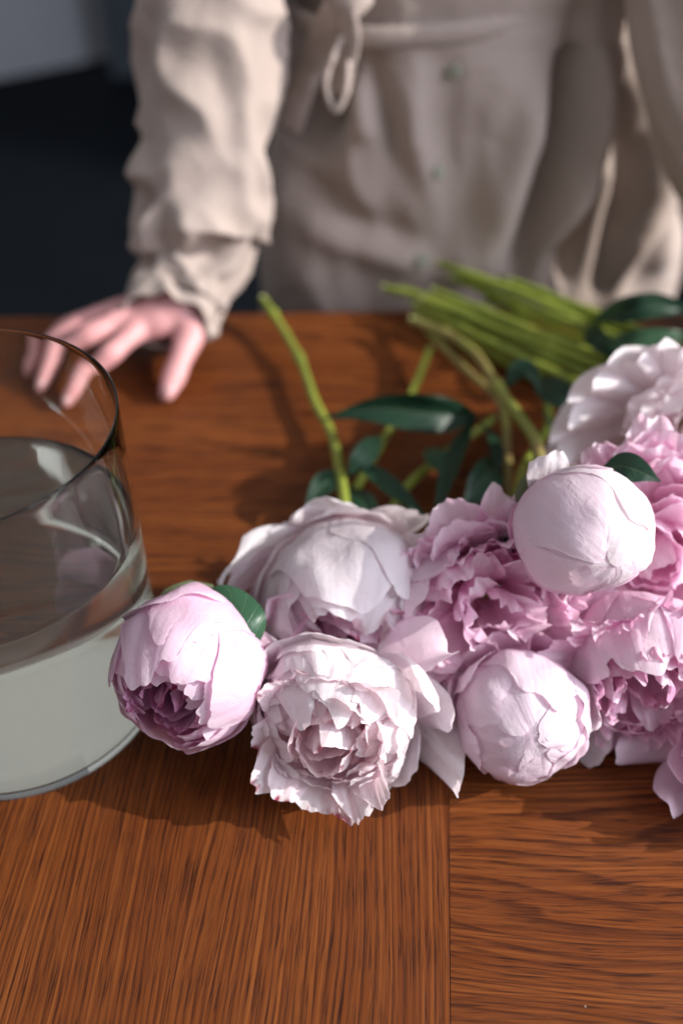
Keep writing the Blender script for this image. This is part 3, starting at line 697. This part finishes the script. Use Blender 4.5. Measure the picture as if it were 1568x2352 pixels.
# --- P9: loose white peony, upper right
p = Peony('peony', 'loose creamy white open peony with pointed petals, beside the green stem bundle', 1592, 1010, 0.105, 150, (0.20, 0.40), (1, 1, 0.85), 97)
P9 = p; p.lump = 0.05
p.B(24, 4, 58, 1.1, 0.34, 'cream', -0.5, 0.3, ruf=(0.08, 0.16), bend=(-0.4, 0.2), jag=0.14)
p.ring(7, 122, 0.50, 'cream', 0.84, 10, ruf=0.05, jag=0.06, opn=0.02)
p.ring(8, 108, 0.46, 'cream', 0.92, 30, ruf=0.05, jag=0.06, opn=0.22, tipr=0.65, tpow=1.3)
for k_, (ph, th_, op) in enumerate(((70, 100, 0.35), (98, 100, 0.48), (122, 100, 0.62), (146, 100, 0.75), (168, 100, 0.86), (188, 100, 1.0), (206, 100, 1.15), (226, 100, 0.9), (250, 100, 0.6),
        (110, 92, 0.62), (134, 92, 0.80), (157, 92, 0.95), (178, 92, 1.12), (198, 92, 1.35))):
    p.A(ph, th_ - 4, 0.40 + 0.05 * (k_ % 3), 'cream', 0.98, opn=op * 1.12, ruf=0.05, jag=0.04, tipr=0.70, side=-0.05, pleat=0.02, tpow=1.25, opk=1.5)
p.stem([pz(1600, 880, 0.05), pz(1420, 788, 0.05), pz(1250, 720, 0.045), pz(1062, 640, 0.045)], 0.0043)
p.leaf([pz(1362, 735, 0.05), pz(1440, 715, 0.085), pz(1520, 705, 0.09), pz(1640, 730, 0.07)], 0.013, fold=0.6, nrm=(0, -0.7, 0.7), seed=31, wave=0.4)
p.leaf([pz(1375, 790, 0.06), pz(1440, 790, 0.075), pz(1520, 775, 0.08), pz(1640, 770, 0.07)], 0.010, 'leaf_mid', fold=0.5, nrm=(0.1, -0.6, 0.7), seed=32, wave=0.3)
p.leaf([pz(1350, 745, 0.05), pz(1365, 770, 0.062), pz(1390, 800, 0.062), pz(1430, 840, 0.05)], 0.010, fold=0.4, nrm=(-0.5, -0.5, 0.6), seed=33)
p.leaf([pz(1230, 870, 0.045), pz(1265, 895, 0.055), pz(1300, 920, 0.055), pz(1330, 945, 0.04)], 0.013, 'leaf_dark', fold=0.2, nrm=(-0.3, -0.5, 0.8), seed=34)
p.leaf([pz(1160, 890, 0.05), pz(1190, 850, 0.065), pz(1220, 855, 0.065), pz(1245, 915, 0.05)], 0.008, 'leaf_dark', fold=0.3, nrm=(0, -0.6, 0.7), seed=35)
p.leaf([pz(1245, 945, 0.03), pz(1262, 965, 0.045), pz(1285, 985, 0.045), pz(1310, 1010, 0.03)], 0.010, 'leaf_mid', fold=0.2, nrm=(0.5, -0.4, 0.7), seed=36)

# --- P10: pink flower at the right, drooping petals
p = Peony('peony', 'pink peony with drooping outer petals, in front of the lilac domed one', 1756, 1740, 0.050, 155, (-0.05, 0.30), (1, 1, 0.95), 103)
P10 = p
p.ring(8, 140, 0.5, 'pink', 0.84, 5, ruf=0.10, jag=0.18, crump=0.03)
p.ring(6, 126, 0.66, 'pink', 0.94, 25, ruf=0.06, jag=0.14)
p.ring(6, 112, 0.7, 'lilac', 1.0, 50, ruf=0.05, jag=0.12, opn=0.05)
p.A(160, 108, 0.62, 'lilac', 1.03, ruf=0.04, opn=0.12)
p.A(192, 104, 0.5, 'lilac', 1.06, ruf=0.04, opn=0.25)
p.A(206, 108, 0.36, 'lilac', 1.06, ruf=0.05, opn=0.62, tipr=0.4)
p.A(180, 92, 0.28, 'lilac', 1.08, ruf=0.05, opn=0.95, tipr=0.4, side=0.12)
p.A(240, 104, 0.42, 'lilac', 1.06, ruf=0.05, opn=0.36, tipr=0.4)
p.stem([pz(1700, 1500, 0.03), pz(1720, 1100, 0.02), pz(1560, 900, 0.02), pz(1300, 720, 0.05), pz(1014, 606, 0.055)], 0.0043)

# peonies of which only the cut stems reach into view: the heap goes on beyond the frame
FAN = [((1178, 646), (1430, 742), .052), ((1040, 640), (1420, 800), .030), ((955, 720), (1330, 925), .008), ((1010, 700), (1450, 895), .022), ((1120, 690), (1430, 820), .012),
       ((930, 662), (1440, 862), .020), ((975, 690), (1400, 850), .036), ((1090, 632), (1440, 760), .040), ((1150, 640), (1450, 790), .022), ((1060, 700), (1440, 870), .032), ((985, 742), (1400, 925), .016),
       ((1000, 668), (1440, 838), .044), ((1100, 665), (1440, 800), .034), ((1030, 716), (1400, 882), .028), ((960, 702), (1380, 902), .026)]
HEAP = [(1830, 760, .05), (1900, 800, .12), (1860, 1130, .05), (1960, 700, .17), (1960, 730, .06), (2020, 900, .05), (2080, 820, .05), (2100, 760, .06), (2060, 1010, .05), (2170, 900, .05), (2180, 800, .05), (2000, 680, .12), (2260, 860, .05), (2160, 1010, .05), (2260, 960, .05)]  # unseen blooms; a few set high to cast shade on the back of the table
for i, ((a, b, z_), (cx_, cy_, cz_)) in enumerate(zip(FAN, HEAP)):
    p = Peony('peony', 'peony showing only its cut green stem in the bundle near the far table edge', cx_, cy_, cz_, 118, (0.55, 0.2), (1, 1, 1), 200 + i)
    p.root['group'] = 'peonies whose cut stems lie in the bundle'
    p.ring(5, 172, 0.9, 'blush', 0.94, 10 * i, ruf=0.02, nv=12, nu=13); p.ring(4, 150, 0.95, 'blush', 1.0, 40, ruf=0.03, nv=12, nu=13)
    d_ = (b[0] - a[0], b[1] - a[1]); w_ = nz(i * 1.7, 2, 3) * 16
    p.stem([pz(a[0] + d_[0] * 1.7, a[1] + d_[1] * 1.7, z_), pz(b[0], b[1], z_), pz(a[0] + d_[0] * .5, a[1] + d_[1] * .5 + w_, z_), pz(*a, z_)], 0.0036 + 0.0008 * ((i * 7) % 5) / 4, 'stem', knots=(0.62 + 0.05 * (i % 4), 0.85))

# ---------------------------------------------------------------- person
def join_tubes(parts):
    vs, fs = [], []
    for v, f in parts:
        k = len(vs); vs += v; fs += [tuple(i + k for i in q) for q in f]
    return vs, fs
def ellipsoid(c, rx, ry, rz, rot=None, n=14):
    vs, fs = [], []
    for i in range(1, n):
        a = math.pi * i / n
        for j in range(2 * n):
            b = math.pi * j / n
            q = Vector((rx * math.sin(a) * math.cos(b), ry * math.sin(a) * math.sin(b), rz * math.cos(a)))
            vs.append(Vector(c) + (rot @ q if rot else q))
    fs = grid_faces(n - 1, 2 * n, 0, True)
    fs.append(tuple(range(2 * n))); k = (n - 2) * 2 * n; fs.append(tuple(range(k, k + 2 * n))[::-1])
    return vs, fs
def T(pts, rads, n=6, seg=14): return tube_data(catmull(pts, n), lerp_list(rads, n), seg, True)
parts = []
wr = py(432, 640, 0.955); palm = pz(385, 728, 0.050)
th_tip = pz(383, 905, 0.010)
idx_k = pz(318, 752, 0.046); mid_k = pz(292, 726, 0.050); rng_k = pz(275, 712, 0.046); lit_k = pz(268, 708, 0.036)
parts.append(T([py(470, -60, 1.10), py(470, 300, 1.03), py(455, 520, 0.985), wr, pz(410, 706, 0.055)], [0.045, 0.040, 0.034, 0.027, 0.026]))
parts.append(T([pz(425, 700, 0.052), pz(370, 735, 0.048), pz(315, 752, 0.042)], [0.022, 0.020, 0.015]))
parts.append(T([pz(415, 690, 0.055), pz(350, 718, 0.052), pz(292, 728, 0.045)], [0.020, 0.019, 0.014]))
parts.append(T([pz(410, 690, 0.048), pz(340, 705, 0.046), pz(272, 712, 0.040)], [0.018, 0.017, 0.013]))
parts.append(T([pz(440, 725, 0.046), pz(437, 765, 0.040), pz(415, 825, 0.028), pz(398, 868, 0.017), th_tip], [0.021, 0.0165, 0.0120, 0.0128, 0.0085]))      # thumb
parts.append(T([idx_k, pz(286, 784, 0.044), pz(255, 812, 0.041), pz(228, 838, 0.033), pz(203, 862, 0.025), pz(180, 894, 0.017), pz(160, 922, 0.009)], [0.0145, 0.0105, 0.0118, 0.0094, 0.0102, 0.0088, 0.0068]))                              # index
parts.append(T([mid_k, pz(248, 748, 0.050), pz(205, 768, 0.047), pz(170, 790, 0.039), pz(138, 817, 0.029), pz(116, 852, 0.019), pz(98, 886, 0.009)], [0.0145, 0.0108, 0.0120, 0.0096, 0.0104, 0.0090, 0.0070]))                                # middle
parts.append(T([rng_k, pz(190, 742, 0.040), pz(120, 788, 0.028), pz(72, 850, 0.008)], [0.0125, 0.0105, 0.0098, 0.0075]))                                # ring
parts.append(T([lit_k, pz(205, 728, 0.030), pz(150, 748, 0.020), pz(112, 782, 0.007)], [0.0105, 0.0088, 0.0080, 0.0066]))                               # little
# trunk, hips, legs and the other arm under the coat
tx = 0.10
parts.append(T([Vector((tx + .02, 1.205, -0.10)), Vector((tx, 1.205, 0.10)), Vector((tx, 1.205, 0.30)), Vector((tx, 1.20, 0.52)), Vector((tx, 1.19, 0.62))], [0.085, 0.08, 0.075, 0.085, 0.06], 6, 20))
for s in (-1, 1):
    parts.append(T([Vector((tx + .02 + s * 0.075, 1.18, -0.10)), Vector((tx + .02 + s * 0.08, 1.18, -0.40)), Vector((tx + .02 + s * 0.08, 1.20, FL + 0.06))], [0.066, 0.055, 0.036], 6, 16))
    parts.append(T([Vector((tx + .02 + s * 0.08, 1.21, FL + 0.035)), Vector((tx + .02 + s * 0.085, 1.10, FL + 0.03)), Vector((tx + .02 + s * 0.09, 1.02, FL + 0.022))], [0.034, 0.034, 0.02], 4, 14))
sh_r = Vector((-0.09, 1.17, 0.56)); sh_l = Vector((0.29, 1.17, 0.56))
parts.append(T([Vector((tx, 1.18, 0.54)), sh_r, py(470, -260, 1.13), py(470, -40, 1.09)], [0.06, 0.055, 0.048, 0.044]))
lw = [Vector((tx, 1.18, 0.54)), sh_l, Vector((0.315, 1.07, 0.40)), Vector((0.335, 1.02, 0.27)), Vector((0.40, 0.985, 0.13)), Vector((0.45, 0.955, 0.05)), Vector((0.46, 0.90, 0.022))]
parts.append(T(lw, [0.06, 0.055, 0.046, 0.040, 0.028, 0.022, 0.018]))
for k, (a, L) in enumerate(((-28, .06), (-10, .075), (4, .082), (17, .075), (30, .060))):
    d = Vector((math.sin(R_(a)), -math.cos(R_(a)), 0)); b0 = Vector((0.46, 0.905, 0.024)) + Vector((math.sin(R_(a)) * .03, 0, 0))
    parts.append(T([b0, b0 + d * L * .5 + Vector((0, 0, .006)), b0 + d * L - Vector((0, 0, .013))], [0.0105, 0.0095, 0.007], 4, 10))
vs, fs = join_tubes(parts)
tmp = mesh('body_source', vs, fs, None)
rm = tmp.modifiers.new('remesh', 'REMESH'); rm.mode = 'VOXEL'; rm.voxel_size = 0.0036
sm = tmp.modifiers.new('smooth', 'SMOOTH'); sm.factor = 0.5; sm.iterations = 5
dg = bpy.context.evaluated_depsgraph_get()
me = bpy.data.meshes.new_from_object(tmp.evaluated_get(dg))
bpy.data.objects.remove(tmp)
me.name = 'person'; me.materials.clear(); me.materials.append(M['skin'])
me.polygons.foreach_set('use_smooth', [True] * len(me.polygons))
person = link(bpy.data.objects.new('person', me))
tag(person, 'person in belted beige coat leaning one hand on the table behind the flowers', 'person')
nl = ellipsoid((0, 0, 0), 0.0058, 0.0075, 0.0022, None, 8)
nt_ = pz(388, 893, 0.0165)
mesh('fingernail', [v + nt_ for v in nl[0]], nl[1], M['nail'], person)
for q_ in (pz(163, 912, 0.0155), pz(101, 875, 0.0155)):
    mesh('fingernail', [v * 0.8 + q_ for v in nl[0]], nl[1], M['nail'], person)

# coat: front, back and skirt as one closed sleeve of cloth around the trunk
def seg_d(px, pz_, a, b):
    ax, az = a; bx, bz = b
    t = ((px - ax) * (bx - ax) + (pz_ - az) * (bz - az)) / max(1e-9, (bx - ax) ** 2 + (bz - az) ** 2)
    t = max(0, min(1, t)); return math.hypot(px - ax - t * (bx - ax), pz_ - az - t * (bz - az))
def xz(x, y, Y=1.045):
    q = py(x, y, Y); return (q.x, q.z)
FOLDS = []
def fold(pts, amp, w):
    q = [xz(*p_) for p_ in pts]
    L = [math.hypot(b[0] - a[0], b[1] - a[1]) for a, b in zip(q[:-1], q[1:])]; tot = sum(L); acc = 0; segs = []
    for a, b, l in zip(q[:-1], q[1:], L): segs.append((a, b, acc / tot, l / tot)); acc += l
    FOLDS.append((segs, amp, w * 0.00044))
def fold_depth(x, z):
    d = 0
    for segs, amp, w in FOLDS:
        best, tb = 9, 0
        for a, b, t0, tl in segs:
            ax, az = a; bx, bz = b
            t = ((x - ax) * (bx - ax) + (z - az) * (bz - az)) / max(1e-9, (bx - ax) ** 2 + (bz - az) ** 2)
            t = max(0, min(1, t)); q = math.hypot(x - ax - t * (bx - ax), z - az - t * (bz - az))
            if q < best: best, tb = q, t0 + t * tl
        if best < 3.2 * w:
            k = max(0, min(1, tb * 3.5, (1 - tb) * 3.5)); k = 0.15 + 0.85 * k * k * (3 - 2 * k)
            d += amp * k * math.exp(-(best / w) ** 2 * 0.9)
    return d
fold([(1375, -60), (1330, 150), (1275, 350), (1180, 640), (1150, 720)], -0.050, 30)
fold([(1260, 130), (1180, 400), (1050, 690)], 0.026, 50)
fold([(1420, 60), (1390, 260), (1340, 420), (1210, 620)], 0.040, 30)
fold([(1435, 200), (1430, 440)], -0.022, 24)
fold([(1490, 180), (1500, 420), (1470, 560), (1400, 700)], 0.034, 40)
fold([(1540, 400), (1520, 700)], 0.02, 30)
fold([(1330, 470), (1290, 690)], -0.014, 40)
fold([(1450, -60), (1400, 300), (1330, 560), (1290, 720)], -0.030, 26)
fold([(1500, 250), (1440, 480), (1380, 720)], -0.026, 22)
fold([(745, -60), (720, 200), (670, 420)], -0.10, 62)
fold([(840, -20), (850, 180), (900, 330), (960, 480)], -0.012, 24)
fold([(790, 180), (850, 360)], 0.012, 30)
fold([(650, 430), (820, 520), (1000, 560)], -0.014, 36)
fold([(660, 530), (850, 580), (1010, 600)], 0.012, 40)
fold([(1075, 110), (1060, 700)], 0.0035, 9)
fold([(1095, 110), (1080, 700)], -0.0035, 9)
fold([(900, 110), (960, 330), (1000, 480)], 0.008, 28)
fold([(1180, 150), (1110, 330)], 0.007, 26)
ROWS = [(-0.52, .120, .235, .150), (-0.3, .120, .225, .145), (-0.08, .119, .218, .140), (0.0, .117, .213, .135), (0.1, .108, .190, .128), (0.2, .097, .165, .120), (0.262, .092, .150, .114), (0.285, .091, .146, .110), (0.305, .091, .150, .114), (0.40, .095, .165, .124), (0.5, .098, .180, .124), (0.58, .10, .165, .11), (0.63, .10, .09, .08)]
def row(z):
    for a, b in zip(ROWS[:-1], ROWS[1:]):
        if z <= b[0]:
            t = (z - a[0]) / (b[0] - a[0]); t = t * t * (3 - 2 * t) if abs(b[0]-a[0]) > .05 else t
            return [a[i] + (b[i] - a[i]) * t for i in (1, 2, 3)]
    return ROWS[-1][1:]
NZ, NA = 170, 220
vs = []
for i in range(NZ):
    z = -0.52 + 1.15 * i / (NZ - 1)
    cx, hw, hd = row(z)
    for j in range(NA):
        a = 2 * math.pi * j / NA
        c_, s_ = math.cos(a), math.sin(a)
        e = 0.86
        x = cx + hw * math.copysign(abs(c_) ** e, c_); y = 1.172 + hd * math.copysign(abs(s_) ** e, s_)
        if c_ > 0: x += c_ * 0.075 * max(0, min(1, (0.46 - z) / .1))
        d = 0
        if s_ < 0.2:
            d = fold_depth(x, z)
        d += 0.010 * nz(x * 9, z * 4, y * 9) + 0.006 * (1 - 2.4 * abs(nz(x * 16 + z * 5, z * 6, y * 14))) + 0.003 * nz(x * 40, z * 14, y * 30)
        if 0.255 < z < 0.315: d *= 0.35
        nrm = Vector((c_ / hw, s_ / hd, 0)).normalized()
        px, pyy = x + nrm.x * d, y + nrm.y * d
        if z < 0.03: pyy = max(pyy, 1.022 + 0.031 * px)
        vs.append((px, pyy, z))
fs = grid_faces(NZ, NA, 0, True)
coat = mesh('coat', vs, fs, M['cloth'], person); coat['label'] = 'beige cotton coat gathered at the waist by a tied belt'
sol = coat.modifiers.new('thickness', 'SOLIDIFY'); sol.thickness = 0.0025; sol.offset = -1

def sleeve(pts, rad, nz_, na, foldf, depth=0.82, seed=0):
    n = nz_ // (len(pts) - 1); P = catmull(pts, n); Rr = lerp_list(rad, n); F = frames(P)
    vs = []
    for i, (p_, r_) in enumerate(zip(P, Rr)):
        t = F[i][0]
        S = Vector((1, 0, 0)); S = (S - t * S.dot(t)).normalized(); B = t.cross(S)     # S picture right, B front/back
        v = i / (len(P) - 1)
        for j in range(na):
            a = 2 * math.pi * j / na
            d = foldf(a, v)
            k = r_ * (1 + d)
            vs.append(p_ + S * (math.cos(a) * k) + B * (math.sin(a) * k * depth))
    fs = grid_faces(len(P), na, 0, True)
    o = mesh('sleeve', vs, fs, M['cloth'], coat)
    q = o.modifiers.new('thickness', 'SOLIDIFY'); q.thickness = 0.002; q.offset = -1
    return o
def ridged(x, y, z): return 1 - abs(nz(x, y, z)) * 2.2
def foldR(a, v):
    c, s = math.cos(a), math.sin(a)
    amp = 0.5 + 0.8 * min(1, v * 1.6)
    d = 0.19 * amp * (ridged(c * 1.3 + 2.1, s * 1.3 + v * 2.2, v * 7.5) - 0.55) + 0.06 * amp * nz(c * 2.6, s * 2.6 + 4, v * 17)
    d += 0.08 * math.sin(v * 26 + 2.2 * math.sin(a + .6) + 1.3) * math.exp(-((v - 0.62) / 0.22) ** 2)
    return d
sl = sleeve([py(500, -420, 1.14), py(497, -200, 1.105), py(490, -40, 1.075), py(484, 90, 1.055), py(478, 220, 1.035), py(480, 340, 1.015), py(468, 450, 0.995), py(450, 530, 0.980), py(455, 590, 0.967), py(436, 645, 0.950), py(405, 700, 0.928), pz(383, 738, 0.054)],
            [0.080, 0.075, 0.072, 0.072, 0.071, 0.066, 0.070, 0.074, 0.054, 0.050, 0.052, 0.042], 132, 96, foldR, 0.80)
def foldL(a, v):
    c, s = math.cos(a), math.sin(a)
    return 0.09 * (ridged(c * 1.2 + 7.1, s * 1.2 + v * 2, v * 6) - 0.55) + 0.04 * nz(c * 3, s * 3, v * 15)
sleeve([Vector((0.29, 1.17, 0.58)), Vector((0.30, 1.12, 0.48)), Vector((0.316, 1.07, 0.39)), Vector((0.336, 1.03, 0.28)), Vector((0.378, 1.0, 0.18)), Vector((0.432, 0.972, 0.085)), Vector((0.447, 0.957, 0.055))],
       [0.075, 0.068, 0.060, 0.060, 0.056, 0.044, 0.038], 90, 72, foldL, 0.95)

# belt, knot, hanging ends, buttons, pocket flap
vs = []; nb = 160
for (dz, dr) in ((-0.011, 0.001), (-0.008, 0.0045), (0.0, 0.0055), (0.008, 0.0045), (0.011, 0.001)):
    for j in range(nb):
        a = 2 * math.pi * j / nb; c_, s_ = math.cos(a), math.sin(a)
        cx, hw, hd = row(0.285)
        x = cx + (hw + dr + 0.004) * math.copysign(abs(c_) ** 0.86, c_); y = 1.172 + (hd + dr + 0.004) * math.copysign(abs(s_) ** 0.86, s_)
        z = 0.283 + dz + 0.016 * c_ * (s_ < 0) * -s_ + 0.006 * nz(c_ * 2, s_ * 2, 1) - 0.010 * max(0, -s_)
        vs.append((x, y, z))
mesh('belt', vs, grid_faces(5, nb, 0, True), M['cloth'], coat)
def strap(pts, w, name, nrm=(0, -1, 0.1), th=0.003):
    P = catmull(pts, 8); v2 = []
    for i, q in enumerate(P):
        t = (P[min(i+1, len(P)-1)] - P[max(i-1, 0)]).normalized(); N0 = Vector(nrm)
        S = t.cross(N0).normalized(); Nn = S.cross(t).normalized()
        for u in (-1, -0.4, 0.4, 1):
            v2.append(q + S * (w * u) + Nn * (0.003 * (1 - abs(u)) + 0.003 * nz(i * .3, u, 5)))
    o = mesh(name, v2, grid_faces(len(P), 4), M['cloth'], coat)
    q = o.modifiers.new('thickness', 'SOLIDIFY'); q.thickness = th; q.offset = 0
    return o
strap([py(800, 20, 1.035), py(806, 90, 1.04), py(795, 150, 1.045), py(780, 215, 1.05)], 0.010, 'belt_end', (-0.5, -0.8, 0.2))
strap([py(800, 60, 1.045), py(768, 120, 1.038), py(748, 190, 1.035), py(768, 250, 1.03), py(792, 215, 1.03), py(800, 140, 1.038)], 0.0040, 'belt_loop', (0.7, -0.6, 0.2))
strap([py(780, 20, 1.045), py(730, 110, 1.08), py(690, 200, 1.10), py(660, 300, 1.11)], 0.016, 'belt_end', (-0.3, -0.9, 0.1))
kn = ellipsoid(py(812, 2, 1.042), 0.019, 0.012, 0.014, None, 10)
mesh('belt_knot', [v + Vector((0.004 * nz(v.x * 60, v.z * 60, 2), 0.003 * nz(v.z * 70, v.x * 50, 8), 0.004 * nz(v.x * 60, v.y * 60, 5))) for v in kn[0]], kn[1], M['cloth'], coat)
def coat_front(x, y):
    """front surface of the coat along a view ray"""
    best = None
    o, d = CAM, ray(x, y).normalized()
    hit, loc, n_, i_ = coat.ray_cast(o, d)
    return (loc, n_) if hit else (py(x, y, 1.05), Vector((0, -1, 0)))
bpy.context.view_layer.update()
for (bx, by) in ((1042, 165), (1006, 395), (968, 598)):
    loc, n_ = coat_front(bx, by)
    bb = bmesh.new(); bmesh.ops.create_cone(bb, cap_ends=True, segments=24, radius1=0.0075, radius2=0.0065, depth=0.004)
    for k in range(4):
        pass
    q = n_.to_track_quat('Z', 'Y').to_matrix().to_4x4()
    bmesh.ops.transform(bb, matrix=Matrix.Translation(loc + n_ * 0.002) @ q, verts=bb.verts)
    me = bpy.data.meshes.new('button'); bb.to_mesh(me); bb.free(); me.materials.append(M['button'])
    link(bpy.data.objects.new('button', me), coat)
